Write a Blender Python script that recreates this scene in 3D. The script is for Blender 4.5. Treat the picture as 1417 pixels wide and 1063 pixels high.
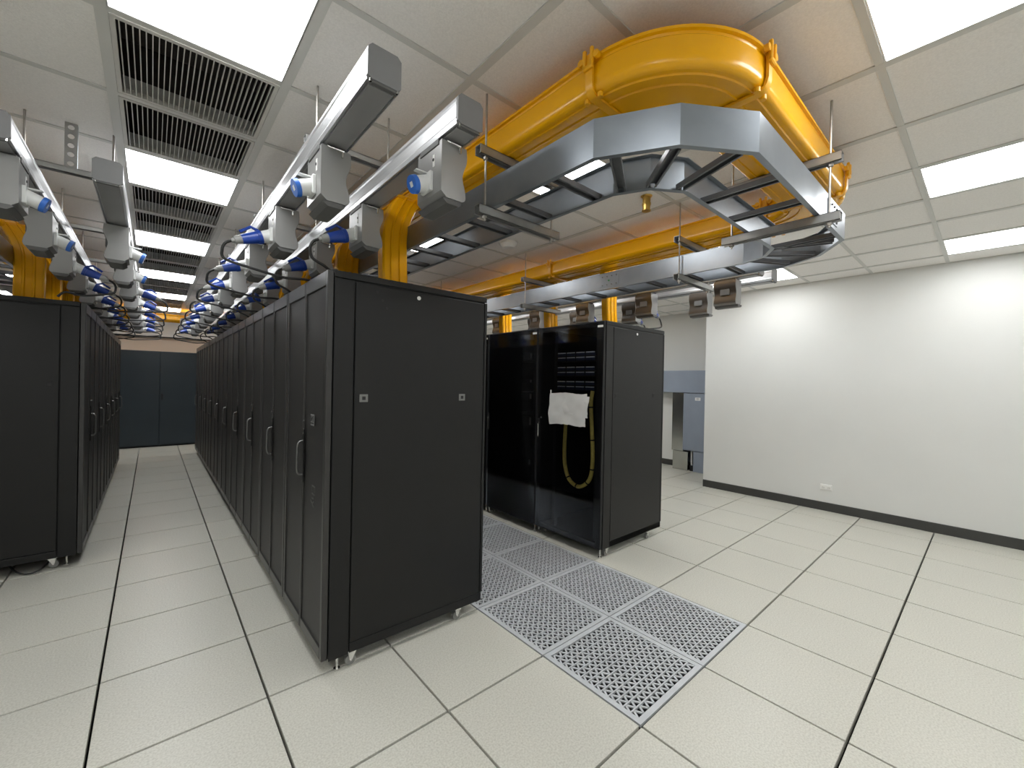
import bpy, math, random
from mathutils import Vector, Matrix
random.seed(7)
for o in list(bpy.data.objects): bpy.data.objects.remove(o)
SC = bpy.context.scene
COL = SC.collection
PI = math.pi

# ------------------------------------------------------------------ camera
F_PX, YAW, PITCH, ROLL = 575.707, 0.7134006, -0.0032421, 0.0200911
CAM = Vector((-1.62684, -2.17787, 1.48099))
fw = Vector((math.sin(YAW)*math.cos(PITCH), math.cos(YAW)*math.cos(PITCH), math.sin(PITCH)))
rt = Vector((math.cos(YAW), -math.sin(YAW), 0)); up = rt.cross(fw)
r2 = math.cos(ROLL)*rt + math.sin(ROLL)*up; u2 = -math.sin(ROLL)*rt + math.cos(ROLL)*up
cd = bpy.data.cameras.new('camera'); cam = bpy.data.objects.new('camera', cd); COL.objects.link(cam)
cd.sensor_fit = 'HORIZONTAL'; cd.sensor_width = 36.0; cd.lens = 36.0*F_PX/1417.0
cd.clip_start = 0.05; cd.clip_end = 100
m = Matrix((r2, u2, -fw)).transposed().to_4x4(); m.translation = CAM
cam.matrix_world = m
SC.camera = cam

# ------------------------------------------------------------------ world, exposure, lamp level
w = bpy.data.worlds.new('world'); SC.world = w; w.use_nodes = True
w.node_tree.nodes['Background'].inputs[0].default_value = (0.8, 0.82, 0.8, 1)
w.node_tree.nodes['Background'].inputs[1].default_value = 0.3
SC.view_settings.view_transform = 'Standard'; SC.view_settings.look = 'None'
SC.view_settings.gamma = 1.0; SC.view_settings.use_curve_mapping = False
SC.view_settings.exposure = 0.0
LAMP = 12.8                      # radiance of the ceiling panels
LAMP_COL = (0.985, 0.997, 1.0)

# ------------------------------------------------------------------ materials
def mat(name, col, rough=0.5, metal=0.0, spec=0.5, noise=0.0, nscale=8.0, bump=0.0, bscale=60.0, coat=0.0, emit=None, stretch=None):
    M = bpy.data.materials.new(name); M.use_nodes = True
    nt = M.node_tree; b = nt.nodes['Principled BSDF']
    b.inputs['Roughness'].default_value = rough; b.inputs['Metallic'].default_value = metal
    b.inputs['Specular IOR Level'].default_value = spec
    b.inputs['Base Color'].default_value = (*col, 1)
    if coat: b.inputs['Coat Weight'].default_value = coat; b.inputs['Coat Roughness'].default_value = 0.12
    if noise or bump:
        tc = nt.nodes.new('ShaderNodeTexCoord'); src = tc.outputs['Object']
        if stretch:
            mp = nt.nodes.new('ShaderNodeMapping'); mp.inputs['Scale'].default_value = stretch
            nt.links.new(src, mp.inputs['Vector']); src = mp.outputs['Vector']
    if noise:
        n = nt.nodes.new('ShaderNodeTexNoise'); n.inputs['Scale'].default_value = nscale; n.inputs['Detail'].default_value = 5
        nt.links.new(src, n.inputs['Vector'])
        r = nt.nodes.new('ShaderNodeValToRGB')
        r.color_ramp.elements[0].position = 0.3; r.color_ramp.elements[1].position = 0.7
        r.color_ramp.elements[0].color = (*[c*(1-noise) for c in col], 1)
        r.color_ramp.elements[1].color = (*[min(1, c*(1+noise)) for c in col], 1)
        nt.links.new(n.outputs['Fac'], r.inputs['Fac']); nt.links.new(r.outputs['Color'], b.inputs['Base Color'])
    if bump:
        n2 = nt.nodes.new('ShaderNodeTexNoise'); n2.inputs['Scale'].default_value = bscale; n2.inputs['Detail'].default_value = 3
        nt.links.new(src, n2.inputs['Vector'])
        bp = nt.nodes.new('ShaderNodeBump'); bp.inputs['Strength'].default_value = bump; bp.inputs['Distance'].default_value = 0.004
        nt.links.new(n2.outputs['Fac'], bp.inputs['Height']); nt.links.new(bp.outputs['Normal'], b.inputs['Normal'])
    if emit:
        b.inputs['Emission Color'].default_value = (*emit[0], 1); b.inputs['Emission Strength'].default_value = emit[1]
    return M

MT = dict(
    wall=mat('wall_paint', (0.72, 0.725, 0.705), 0.5, noise=0.015, nscale=2, bump=0.08, bscale=90),
    beige=mat('back_wall_beige', (0.72, 0.60, 0.49), 0.6, noise=0.02, nscale=2),  # one beige over the whole back wall
    base=mat('baseboard_vinyl', (0.045, 0.045, 0.042), 0.45, noise=0.06, nscale=6),
    slab=mat('subfloor', (0.006, 0.006, 0.006), 0.8, noise=0.2, nscale=4),
    conc=mat('soffit', (0.25, 0.24, 0.22), 0.9, noise=0.1, nscale=3),
    ctile=mat('ceiling_board', (0.83, 0.805, 0.775), 0.85, noise=0.05, nscale=130, bump=0.35, bscale=150),
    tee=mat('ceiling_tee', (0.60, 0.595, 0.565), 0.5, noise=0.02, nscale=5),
    white=mat('white_enamel', (0.80, 0.80, 0.78), 0.4, noise=0.01, nscale=5),
    lamp=mat('lamp_diffuser', (0.9, 0.9, 0.88), 0.5, emit=(LAMP_COL, LAMP)),
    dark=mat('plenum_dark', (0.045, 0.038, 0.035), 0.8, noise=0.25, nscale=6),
    slat=mat('grille_slat', (0.56, 0.545, 0.51), 0.45, noise=0.03, nscale=8),
    black=mat('rack_black', (0.0078, 0.0078, 0.008), 0.40, spec=0.34, noise=0.08, nscale=5, bump=0.05, bscale=500),
    blackdoor=mat('rack_door_black', (0.030, 0.029, 0.028), 0.33, noise=0.1, nscale=6),
    inner=mat('rack_inside_black', (0.009, 0.009, 0.010), 0.6, noise=0.1, nscale=6),
    navy=mat('navy_cabinet', (0.020, 0.030, 0.038), 0.45, noise=0.08, nscale=3),
    alu=mat('brushed_aluminium', (0.62, 0.63, 0.645), 0.38, metal=0.9, noise=0.06, nscale=6, stretch=(18, 0.6, 18)),
    alucover=mat('busway_cover_grey', (0.30, 0.30, 0.305), 0.4, metal=0.3, noise=0.04, nscale=6),
    cap=mat('busway_end_grey', (0.20, 0.20, 0.205), 0.45, noise=0.05, nscale=9),
    box=mat('tap_box_grey', (0.30, 0.30, 0.295), 0.33, metal=0.35, noise=0.04, nscale=7),
    boxshade=mat('tap_box_shade_brown', (0.055, 0.046, 0.038), 0.25, noise=0.08, nscale=9),  # brown is the wavy side's shade, put into the colour
    green=mat('earth_screw_green', (0.01, 0.16, 0.05), 0.4, noise=0.05, nscale=30),
    boxdark=mat('tap_box_base_grey', (0.10, 0.10, 0.098), 0.5, noise=0.06, nscale=9),
    galv=mat('galvanised_tray', (0.235, 0.26, 0.29), 0.32, metal=0.6, noise=0.12, nscale=5),
    rung=mat('tray_rung_grey', (0.15, 0.155, 0.165), 0.4, metal=0.5, noise=0.1, nscale=14),
    strut=mat('zinc_strut', (0.36, 0.36, 0.35), 0.42, metal=0.6, noise=0.1, nscale=14),
    zinc=mat('zinc_rod', (0.42, 0.40, 0.37), 0.4, metal=0.8, noise=0.1, nscale=60),
    yellow=mat('raceway_yellow', (0.86, 0.415, 0.0), 0.25, spec=0.4, noise=0.03, nscale=4, coat=0.12),
    yellowclip=mat('raceway_clip_yellow', (0.84, 0.40, 0.004), 0.35, noise=0.05, nscale=9),
    blue=mat('plug_blue', (0.014, 0.055, 0.33), 0.32, noise=0.06, nscale=20),
    bluecap=mat('socket_lid_blue', (0.02, 0.13, 0.52), 0.35, noise=0.05, nscale=20),
    sock=mat('socket_white_plastic', (0.72, 0.73, 0.72), 0.4, noise=0.02, nscale=12),
    relief=mat('cable_gland_grey', (0.30, 0.30, 0.29), 0.5, noise=0.05, nscale=20),
    cable=mat('black_cable', (0.012, 0.012, 0.012), 0.5, noise=0.1, nscale=30),
    chrome=mat('chrome', (0.72, 0.72, 0.70), 0.2, metal=1.0, noise=0.04, nscale=20),
    perf=mat('perforated_steel', (0.53, 0.55, 0.57), 0.45, metal=0.25, noise=0.06, nscale=10),
    handle=mat('handle_steel', (0.20, 0.20, 0.195), 0.32, metal=0.7, noise=0.06, nscale=20),
    brass=mat('brass', (0.62, 0.42, 0.12), 0.3, metal=1.0, noise=0.08, nscale=20),
    bluegrey=mat('duct_blue_grey', (0.27, 0.31, 0.38), 0.45, noise=0.04, nscale=4),
    steel=mat('stainless_sheet', (0.55, 0.56, 0.54), 0.22, metal=1.0, noise=0.12, nscale=3),
    paper=mat('paper', (0.62, 0.62, 0.60), 0.8, noise=0.03, nscale=14),
    fibre=mat('yellow_fibre', (0.85, 0.66, 0.16), 0.5, noise=0.12, nscale=40),
    ports=mat('patch_label', (0.75, 0.80, 0.92), 0.5, noise=0.1, nscale=40),
    portsblue=mat('patch_ports', (0.028, 0.04, 0.085), 0.4, noise=0.2, nscale=60),
    emblem=mat('emblem_grey', (0.18, 0.18, 0.175), 0.4, noise=0.05, nscale=20),
    faint=mat('faint_lettering', (0.075, 0.075, 0.072), 0.4, noise=0.05, nscale=20),
    rubber=mat('caster_rubber', (0.20, 0.20, 0.19), 0.5, noise=0.08, nscale=20),
)
# floor tile laminate: cream with fine speckle
def floor_mat():
    M = bpy.data.materials.new('floor_laminate'); M.use_nodes = True; nt = M.node_tree; b = nt.nodes['Principled BSDF']
    b.inputs['Roughness'].default_value = 0.33; b.inputs['Specular IOR Level'].default_value = 0.45
    tc = nt.nodes.new('ShaderNodeTexCoord')
    gm = nt.nodes.new('ShaderNodeNewGeometry')
    n = nt.nodes.new('ShaderNodeTexNoise'); n.inputs['Scale'].default_value = 130; n.inputs['Detail'].default_value = 2
    n3 = nt.nodes.new('ShaderNodeTexNoise'); n3.inputs['Scale'].default_value = 1.3; n3.inputs['Detail'].default_value = 3
    nt.links.new(gm.outputs['Position'], n.inputs['Vector']); nt.links.new(gm.outputs['Position'], n3.inputs['Vector'])
    r = nt.nodes.new('ShaderNodeValToRGB'); r.color_ramp.elements[0].position = 0.30; r.color_ramp.elements[1].position = 0.62
    r.color_ramp.elements[0].color = (0.455, 0.447, 0.395, 1); r.color_ramp.elements[1].color = (0.58, 0.575, 0.52, 1)
    nt.links.new(n.outputs['Fac'], r.inputs['Fac'])
    r3 = nt.nodes.new('ShaderNodeValToRGB'); r3.color_ramp.elements[0].color = (0.93, 0.93, 0.93, 1); r3.color_ramp.elements[1].color = (1.05, 1.04, 1.02, 1)
    nt.links.new(n3.outputs['Fac'], r3.inputs['Fac'])
    mx = nt.nodes.new('ShaderNodeMix'); mx.data_type = 'RGBA'; mx.blend_type = 'MULTIPLY'; mx.inputs['Factor'].default_value = 1
    nt.links.new(r.outputs['Color'], mx.inputs['A']); nt.links.new(r3.outputs['Color'], mx.inputs['B'])
    nt.links.new(mx.outputs['Result'], b.inputs['Base Color'])
    rr = nt.nodes.new('ShaderNodeMapRange'); rr.inputs['To Min'].default_value = 0.27; rr.inputs['To Max'].default_value = 0.42
    nt.links.new(n3.outputs['Fac'], rr.inputs['Value']); nt.links.new(rr.outputs['Result'], b.inputs['Roughness'])
    return M
MT['floor'] = floor_mat()
# perforated door sheet: fine round-hole pattern
def mesh_mat():
    M = bpy.data.materials.new('perforated_door_sheet'); M.use_nodes = True; nt = M.node_tree; b = nt.nodes['Principled BSDF']
    b.inputs['Roughness'].default_value = 0.5
    tc = nt.nodes.new('ShaderNodeTexCoord')
    v = nt.nodes.new('ShaderNodeTexVoronoi'); v.inputs['Scale'].default_value = 170; v.inputs['Randomness'].default_value = 0.15
    nt.links.new(tc.outputs['Object'], v.inputs['Vector'])
    r = nt.nodes.new('ShaderNodeValToRGB'); r.color_ramp.elements[0].position = 0.32; r.color_ramp.elements[1].position = 0.42
    r.color_ramp.elements[0].color = (0.006, 0.006, 0.006, 1); r.color_ramp.elements[1].color = (0.026, 0.025, 0.024, 1)
    nt.links.new(v.outputs['Distance'], r.inputs['Fac']); nt.links.new(r.outputs['Color'], b.inputs['Base Color'])
    return M
MT['mesh'] = mesh_mat()
def glass_mat():
    M = bpy.data.materials.new('tinted_glass'); M.use_nodes = True; nt = M.node_tree
    for n in list(nt.nodes): nt.nodes.remove(n)
    out = nt.nodes.new('ShaderNodeOutputMaterial'); mix = nt.nodes.new('ShaderNodeMixShader')
    tr = nt.nodes.new('ShaderNodeBsdfTransparent'); gl = nt.nodes.new('ShaderNodeBsdfGlossy'); fr = nt.nodes.new('ShaderNodeFresnel')
    n = nt.nodes.new('ShaderNodeTexNoise'); n.inputs['Scale'].default_value = 3
    mr = nt.nodes.new('ShaderNodeMapRange'); mr.inputs['To Min'].default_value = 0.03; mr.inputs['To Max'].default_value = 0.09
    nt.links.new(n.outputs['Fac'], mr.inputs['Value']); nt.links.new(mr.outputs['Result'], gl.inputs['Roughness'])
    tr.inputs['Color'].default_value = (0.86, 0.87, 0.88, 1); gl.inputs['Color'].default_value = (0.8, 0.82, 0.85, 1)
    fr.inputs['IOR'].default_value = 1.35
    nt.links.new(fr.outputs['Fac'], mix.inputs['Fac']); nt.links.new(tr.outputs[0], mix.inputs[1]); nt.links.new(gl.outputs[0], mix.inputs[2])
    nt.links.new(mix.outputs[0], out.inputs['Surface'])
    return M
MT['glass'] = glass_mat()

# ------------------------------------------------------------------ mesh helpers
class MB:
    def __init__(s): s.v = []; s.f = []
    def quad(s, *p):
        i = len(s.v); s.v += [tuple(q) for q in p]; s.f.append(tuple(range(i, i+len(p)))); return s
    def box(s, x0, y0, z0, x1, y1, z1, b=0.0):
        if x0 > x1: x0, x1 = x1, x0
        if y0 > y1: y0, y1 = y1, y0
        if z0 > z1: z0, z1 = z1, z0
        i = len(s.v)
        if not b:
            s.v += [(x0,y0,z0),(x1,y0,z0),(x1,y1,z0),(x0,y1,z0),(x0,y0,z1),(x1,y0,z1),(x1,y1,z1),(x0,y1,z1)]
            s.f += [tuple(i+k for k in q) for q in ((3,2,1,0),(4,5,6,7),(0,1,5,4),(1,2,6,5),(2,3,7,6),(3,0,4,7))]
            return s
        b = min(b, (x1-x0)*.45, (y1-y0)*.45, (z1-z0)*.45)
        lo = (x0,y0,z0); hi = (x1,y1,z1); idx = {}
        for sx in (0,1):
            for sy in (0,1):
                for sz in (0,1):
                    sg = (sx,sy,sz); c = [hi[k] if sg[k] else lo[k] for k in range(3)]
                    for ax in range(3):     # vertex that lies on face 'ax'
                        p = list(c)
                        for k in range(3):
                            if k != ax: p[k] += -b if sg[k] else b
                        idx[(sg,ax)] = len(s.v); s.v.append(tuple(p))
        def flip(sg, k): t = list(sg); t[k] = 1-t[k]; return tuple(t)
        def addf(ids, n):
            a, bb, c = (Vector(s.v[q]) for q in ids[:3])
            if (bb-a).cross(c-bb).dot(n) < 0: ids = ids[::-1]
            s.f.append(tuple(ids))
        for ax in range(3):
            o = [k for k in range(3) if k != ax]
            for sd in (0,1):
                n = Vector((0,0,0)); n[ax] = 1 if sd else -1
                q = []
                for a, c in ((0,0),(1,0),(1,1),(0,1)):
                    t = [0,0,0]; t[ax] = sd; t[o[0]] = a; t[o[1]] = c; q.append(idx[(tuple(t),ax)])
                addf(q, n)
        for ax in range(3):               # edges along ax
            o = [k for k in range(3) if k != ax]
            for a in (0,1):
                for c in (0,1):
                    t0 = [0,0,0]; t0[o[0]] = a; t0[o[1]] = c; t1 = list(t0); t1[ax] = 1
                    n = Vector((0,0,0)); n[o[0]] = 1 if a else -1; n[o[1]] = 1 if c else -1
                    addf([idx[(tuple(t0),o[0])], idx[(tuple(t0),o[1])], idx[(tuple(t1),o[1])], idx[(tuple(t1),o[0])]], n)
        for sx in (0,1):
            for sy in (0,1):
                for sz in (0,1):
                    sg = (sx,sy,sz); addf([idx[(sg,0)], idx[(sg,1)], idx[(sg,2)]], Vector([1 if q else -1 for q in sg]))
        return s
    def cyl(s, p0, p1, r0, r1=None, n=12, caps=True):
        r1 = r0 if r1 is None else r1
        p0, p1 = Vector(p0), Vector(p1); d = (p1-p0).normalized()
        a = d.orthogonal().normalized(); c = d.cross(a); i = len(s.v)
        for p, r in ((p0,r0),(p1,r1)):
            for k in range(n):
                t = 2*PI*k/n; s.v.append(tuple(p + a*math.cos(t)*r + c*math.sin(t)*r))
        for k in range(n):
            k2 = (k+1) % n; s.f.append((i+k, i+k2, i+n+k2, i+n+k))
        if caps: s.f.append(tuple(i+k for k in reversed(range(n)))); s.f.append(tuple(i+n+k for k in range(n)))
        return s
    def tube(s, pts, r, n=8):
        pts = [Vector(p) for p in pts]; i = len(s.v); prev = None
        for j, p in enumerate(pts):
            d = (pts[min(j+1,len(pts)-1)] - pts[max(j-1,0)]).normalized()
            a = d.orthogonal().normalized() if prev is None else (prev - d*prev.dot(d)).normalized()
            prev = a; c = d.cross(a)
            for k in range(n):
                t = 2*PI*k/n; s.v.append(tuple(p + a*math.cos(t)*r + c*math.sin(t)*r))
        for j in range(len(pts)-1):
            for k in range(n):
                k2 = (k+1) % n; s.f.append((i+j*n+k, i+j*n+k2, i+(j+1)*n+k2, i+(j+1)*n+k))
        s.f.append(tuple(i+k for k in reversed(range(n)))); e = i+(len(pts)-1)*n; s.f.append(tuple(e+k for k in range(n)))
        return s
    def prism(s, poly, axis, a0, a1):
        """closed polygon (2-D, counter-clockwise seen from +axis) extruded along an axis; 2-D order: x->(y,z) y->(z,x) z->(x,y)"""
        def P(q, a): return {'x': (a,q[0],q[1]), 'y': (q[1],a,q[0]), 'z': (q[0],q[1],a)}[axis]
        i = len(s.v); n = len(poly)
        s.v += [P(q,a0) for q in poly] + [P(q,a1) for q in poly]
        s.f.append(tuple(i+k for k in reversed(range(n)))); s.f.append(tuple(i+n+k for k in range(n)))
        for k in range(n):
            k2 = (k+1) % n; s.f.append((i+k, i+k2, i+n+k2, i+n+k))
        return s
    def sweep(s, prof, path, z=0.0, caps=True):
        """closed profile (u across to the right of travel, v up) along a flat path of (x,y,nx,ny)"""
        i = len(s.v); n = len(prof)
        for (x, y, nx, ny) in path:
            for u, v in prof: s.v.append((x+nx*u, y+ny*u, z+v))
        for j in range(len(path)-1):
            for k in range(n):
                k2 = (k+1) % n; s.f.append((i+j*n+k, i+j*n+k2, i+(j+1)*n+k2, i+(j+1)*n+k))
        if caps:
            s.f.append(tuple(i+k for k in reversed(range(n)))); e = i+(len(path)-1)*n; s.f.append(tuple(e+k for k in range(n)))
        return s
    def mesh(s, name, material, smooth=None):
        me = bpy.data.meshes.new(name); me.from_pydata(s.v, [], s.f); me.update()
        me.materials.append(MT[material])
        if smooth:
            for p in me.polygons: p.use_smooth = True
            me.set_sharp_from_angle(angle=math.radians(smooth))
        return me
    def build(s, name, material, parent=None, smooth=None, loc=None):
        o = bpy.data.objects.new(name, s.mesh(name, material, smooth)); COL.objects.link(o)
        if parent is not None: o.parent = parent
        if loc is not None: o.location = loc
        return o

def obj(name, me, parent=None, loc=(0,0,0)):
    o = bpy.data.objects.new(name, me); COL.objects.link(o); o.location = loc
    if parent is not None: o.parent = parent
    return o
def empty(name, loc=(0,0,0), rz=0.0):
    o = bpy.data.objects.new(name, None); COL.objects.link(o); o.location = loc; o.rotation_euler = (0,0,rz); o.empty_display_size = 0.1
    return o
def tag(o, label, cat, group=None):
    o['label'] = label; o['category'] = cat
    if group: o['group'] = group
    return o
def struct(o): o['kind'] = 'structure'; return o
KIDS = {}
def dup(root, loc, rz=0.0, label=None, group=None):
    def rec(o, par):
        c = o.copy(); COL.objects.link(c)
        if par is not None: c.parent = par
        for ch in kids(o): rec(ch, c)
        return c
    r = rec(root, None); r.location = loc; r.rotation_euler = (0,0,rz)
    if label: r['label'] = label
    if group: r['group'] = group
    return r
def kids(o): return [c for c in bpy.data.objects if c.parent == o] if o.name not in KIDS else KIDS[o.name]
def freeze(root):                     # remember children lists of a source thing (fast copying)
    KIDS[root.name] = [c for c in bpy.data.objects if c.parent == root]
    for c in KIDS[root.name]:
        KIDS[c.name] = [g for g in bpy.data.objects if g.parent == c]
        for g in KIDS[c.name]: KIDS[g.name] = []
    return root
def text_mesh(s, size, depth, material):
    c = bpy.data.curves.new('lettering', 'FONT'); c.body = s; c.size = size; c.extrude = depth; c.align_x = 'CENTER'; c.align_y = 'CENTER'
    t = bpy.data.objects.new('lettering', c); COL.objects.link(t)
    dg = bpy.context.evaluated_depsgraph_get(); me = bpy.data.meshes.new_from_object(t.evaluated_get(dg))
    bpy.data.objects.remove(t); me.materials.clear(); me.materials.append(MT[material]); return me
def spline(pts, n=6):
    P = [Vector(p) for p in pts]; P = [P[0]*2-P[1]] + P + [P[-1]*2-P[-2]]; out = []
    for i in range(1, len(P)-2):
        for k in range(n):
            t = k/n; a, b, c, d = P[i-1:i+3]
            out.append(0.5*((2*b) + (c-a)*t + (2*a-5*b+4*c-d)*t*t + (3*b-a-3*c+d)*t**3))
    return out + [P[-2]]
ORD = ['first','second','third','fourth','fifth','sixth','seventh','eighth','ninth','tenth','eleventh','twelfth','thirteenth','fourteenth']
def project(p):
    d = Vector(p)-CAM; z = d.dot(fw)
    if z < 0.05: return None
    return (708.5 + F_PX*d.dot(r2)/z, 531.5 - F_PX*d.dot(u2)/z)
def screen_area(cs):
    q = [project(c) for c in cs]
    if any(a is None for a in q): return 0.0
    cx = sum(a[0] for a in q)/4; cy = sum(a[1] for a in q)/4
    if not (-250 < cx < 1667 and -250 < cy < 1313): return 0.0
    return abs(sum(q[k][0]*q[(k+1)%4][1]-q[(k+1)%4][0]*q[k][1] for k in range(4)))/2

# ------------------------------------------------------------------ room shell
XL, XR, XR2, YN, YC, YF, ZC = -5.0, 4.59, 5.75, -4.6, 0.62, 10.4, 2.81
ZS = 3.12
def wallbox(name, a, m_='wall'): return struct(MB().box(*a).build(name, m_))
wallbox('wall_right', (XR, YN, -0.1, XR+0.12, YC, ZS))
wallbox('wall_return', (XR+0.12, YC-0.12, -0.1, XR2+0.12, YC, ZS))
wallbox('wall_recess', (XR2, YC, -0.1, XR2+0.12, YF, ZS))
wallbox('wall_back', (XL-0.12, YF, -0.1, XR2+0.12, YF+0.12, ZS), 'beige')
wallbox('wall_left', (XL-0.12, YN, -0.1, XL, YF, ZS))
wallbox('wall_front', (XL-0.12, YN-0.12, -0.1, XR+0.12, YN, ZS))
struct(MB().box(XR-0.012, YN, 0, XR, YC+0.0, 0.103, 0.003).build('baseboard_right', 'base'))
struct(MB().box(XR2-0.012, YC, 0, XR2, YF, 0.103, 0.003).build('baseboard_recess', 'base'))
struct(MB().box(XL, YN, 0, XL+0.012, YF, 0.103, 0.003).build('baseboard_left', 'base'))
struct(MB().box(XL, YF-0.012, 0, XR2, YF, 0.103, 0.003).build('baseboard_back', 'base'))

# floor: dark understructure, raised-floor tiles, perforated tiles
floor = struct(MB().box(XL, YN, -0.42, XR2, YF, -0.30).build('floor', 'slab'))
T = 0.6
perf_cells = {(i, j) for i in (0, 1) for j in range(-2, 12)}
cells = []
for i in range(-9, 10):
    for j in range(-8, 18):
        x0, y0, x1, y1 = max(i*T, XL), max(j*T, YN), min(i*T+T, XR2), min(j*T+T, YF)
        if (i, j) in perf_cells or x1-x0 < 0.05 or y1-y0 < 0.05: continue
        if x0 > XR-0.01 and y1 < YC: continue
        a = screen_area([(x0,y0,0),(x1,y0,0),(x1,y1,0),(x0,y1,0)])
        cells.append((a, x0, y0, x1, y1))
cells.sort(reverse=True)
g = 0.0050
tile_cache = {}
rest = MB()
for k, (a, x0, y0, x1, y1) in enumerate(cells):
    sx, sy = x1-x0, y1-y0
    if k < 290 and a > 0:
        key = (round(sx,3), round(sy,3))
        if key not in tile_cache: tile_cache[key] = MB().box(g, g*1.15, -0.035, sx-g, sy-g*1.15, 0, 0.0015).mesh('floor_tile', 'floor')
        obj('floor_tile', tile_cache[key], floor, (x0, y0, 0))
    else: rest.box(x0+g, y0+g*1.15, -0.035, x1-g, y1-g*1.15, 0, 0.0015)
ro = rest.build('far_floor_tiles', 'floor', floor); ro['kind'] = 'stuff'
# perforated tile: steel frame, cross bars and a zig-zag web between them (real holes)
pt = MB()
fr_ = 0.030
for a in ((0.003,0.003,0.597,fr_),(0.003,0.597-fr_+0.003,0.597,0.597),(0.003,fr_,fr_,0.600-fr_),(0.600-fr_,fr_,0.597,0.600-fr_)):
    pt.box(a[0], a[1], -0.012, a[2], a[3], 0.001)
NB = 13; L0, L1 = fr_, 0.6-fr_; pitch = (L1-L0)/NB
for k in range(1, NB): pt.box(L0, L0+k*pitch-0.0035, -0.010, L1, L0+k*pitch+0.0035, 0.0)
NZ = 24; dz = (L1-L0)/NZ
for k in range(NB):
    ya, yb = L0+k*pitch+0.002, L0+(k+1)*pitch-0.002
    for q in range(NZ):
        xa, xb = L0+q*dz, L0+(q+1)*dz
        if q % 2: xa, xb = xb, xa
        wv = 0.0056
        pt.quad((xa-wv,ya,-0.001),(xa+wv,ya,-0.001),(xb+wv,yb,-0.001),(xb-wv,yb,-0.001))
        pt.quad((xa+wv,ya,-0.001),(xa+wv,ya,-0.006),(xb+wv,yb,-0.006),(xb+wv,yb,-0.001))
        pt.quad((xb-wv,yb,-0.001),(xb-wv,yb,-0.006),(xa-wv,ya,-0.006),(xa-wv,ya,-0.001))
pm = pt.mesh('perforated_tile', 'perf')
for (i, j) in sorted(perf_cells, key=lambda c: c[1]): obj('perforated_tile', pm, floor, (i*T, j*T, 0))

# ceiling: soffit slab, tee grid, boards
ceil = struct(MB().box(XL, YN, ZS-0.02, XR2, YF, ZS).build('ceiling', 'conc'))
GX0, GY0 = -1.185, -0.055
gx = [GX0+T*k for k in range(-7, 12) if XL < GX0+T*k < XR2]
gy = [GY0+T*k for k in range(-8, 18) if YN < GY0+T*k < YF]
for x in gx: MB().box(-0.019, YN if x < XR else YC, ZC-0.004, 0.019, YF, ZC+0.003).build('grid_bar', 'tee', ceil, loc=(x, 0, 0))
for y in gy: MB().box(XL, -0.014, ZC-0.003, XR2 if y > YC else XR, 0.014, ZC+0.002).build('cross_bar', 'tee', ceil, loc=(0, y, 0))
lamp_cells, vent_cells = set(), set()
for a in (-5, -2, 1, 4, 7):
    for b in range(-7, 17):
        x0, y0 = GX0+T*(a+1), GY0+T*b
        pass
def cell_of(x, y): return (round((x-GX0)/T), round((y-GY0)/T))
for kx in range(-2, 4):
    for ky in range(-2, 6):
        x0, y0 = -1.785+1.8*kx, -0.655+1.8*ky
        if x0 < XL or y0 < YN or x0+T > (XR if y0+T < YC+0.6 else XR2) or y0+T > YF: continue
        lamp_cells.add(cell_of(x0, y0))
for ky in range(-1, 5):
    for q in (1, 2):
        y0 = -0.655+1.8*ky+T*q
        if y0+T < YF: vent_cells.add(cell_of(-1.785, y0))
xs = [XL]+gx+[XR2]; ys = [YN]+gy+[YF]
ct = []
for i in range(len(xs)-1):
    for j in range(len(ys)-1):
        x0, x1, y0, y1 = xs[i], xs[i+1], ys[j], ys[j+1]
        if x0 > XR-0.001 and y1 < YC: continue
        if y0 < YC-0.02 and x1 > XR and y1 <= YC: x1 = min(x1, XR)
        c = cell_of(x0, y0)
        if x1-x0 > 0.55 and y1-y0 > 0.55 and (c in lamp_cells or c in vent_cells): continue
        ct.append((screen_area([(x0,y0,ZC),(x1,y0,ZC),(x1,y1,ZC),(x0,y1,ZC)]), x0, y0, x1, y1))
ct.sort(reverse=True); cache = {}; rest = MB()
for k, (a, x0, y0, x1, y1) in enumerate(ct):
    sx, sy = x1-x0, y1-y0
    if sx < 0.02 or sy < 0.02: continue
    if k < 290 and a > 0:
        key = (round(sx,3), round(sy,3))
        if key not in cache: cache[key] = MB().box(0.002, 0.002, ZC+0.0025, sx-0.002, sy-0.002, ZC+0.016).mesh('ceiling_board', 'ctile')
        obj('ceiling_board', cache[key], ceil, (x0, y0, 0))
    else: rest.box(x0+0.002, y0+0.002, ZC+0.0025, x1-0.002, y1-0.002, ZC+0.016)
ro = rest.build('far_ceiling_boards', 'ctile', ceil); ro['kind'] = 'stuff'
# wall angle trim
struct(MB().box(XR-0.022, YN, ZC-0.004, XR, YC, ZC+0.003).build('trim_1', 'tee'))
struct(MB().box(XR2-0.022, YC, ZC-0.004, XR2, YF, ZC+0.003).build('trim_2', 'tee'))

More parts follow.
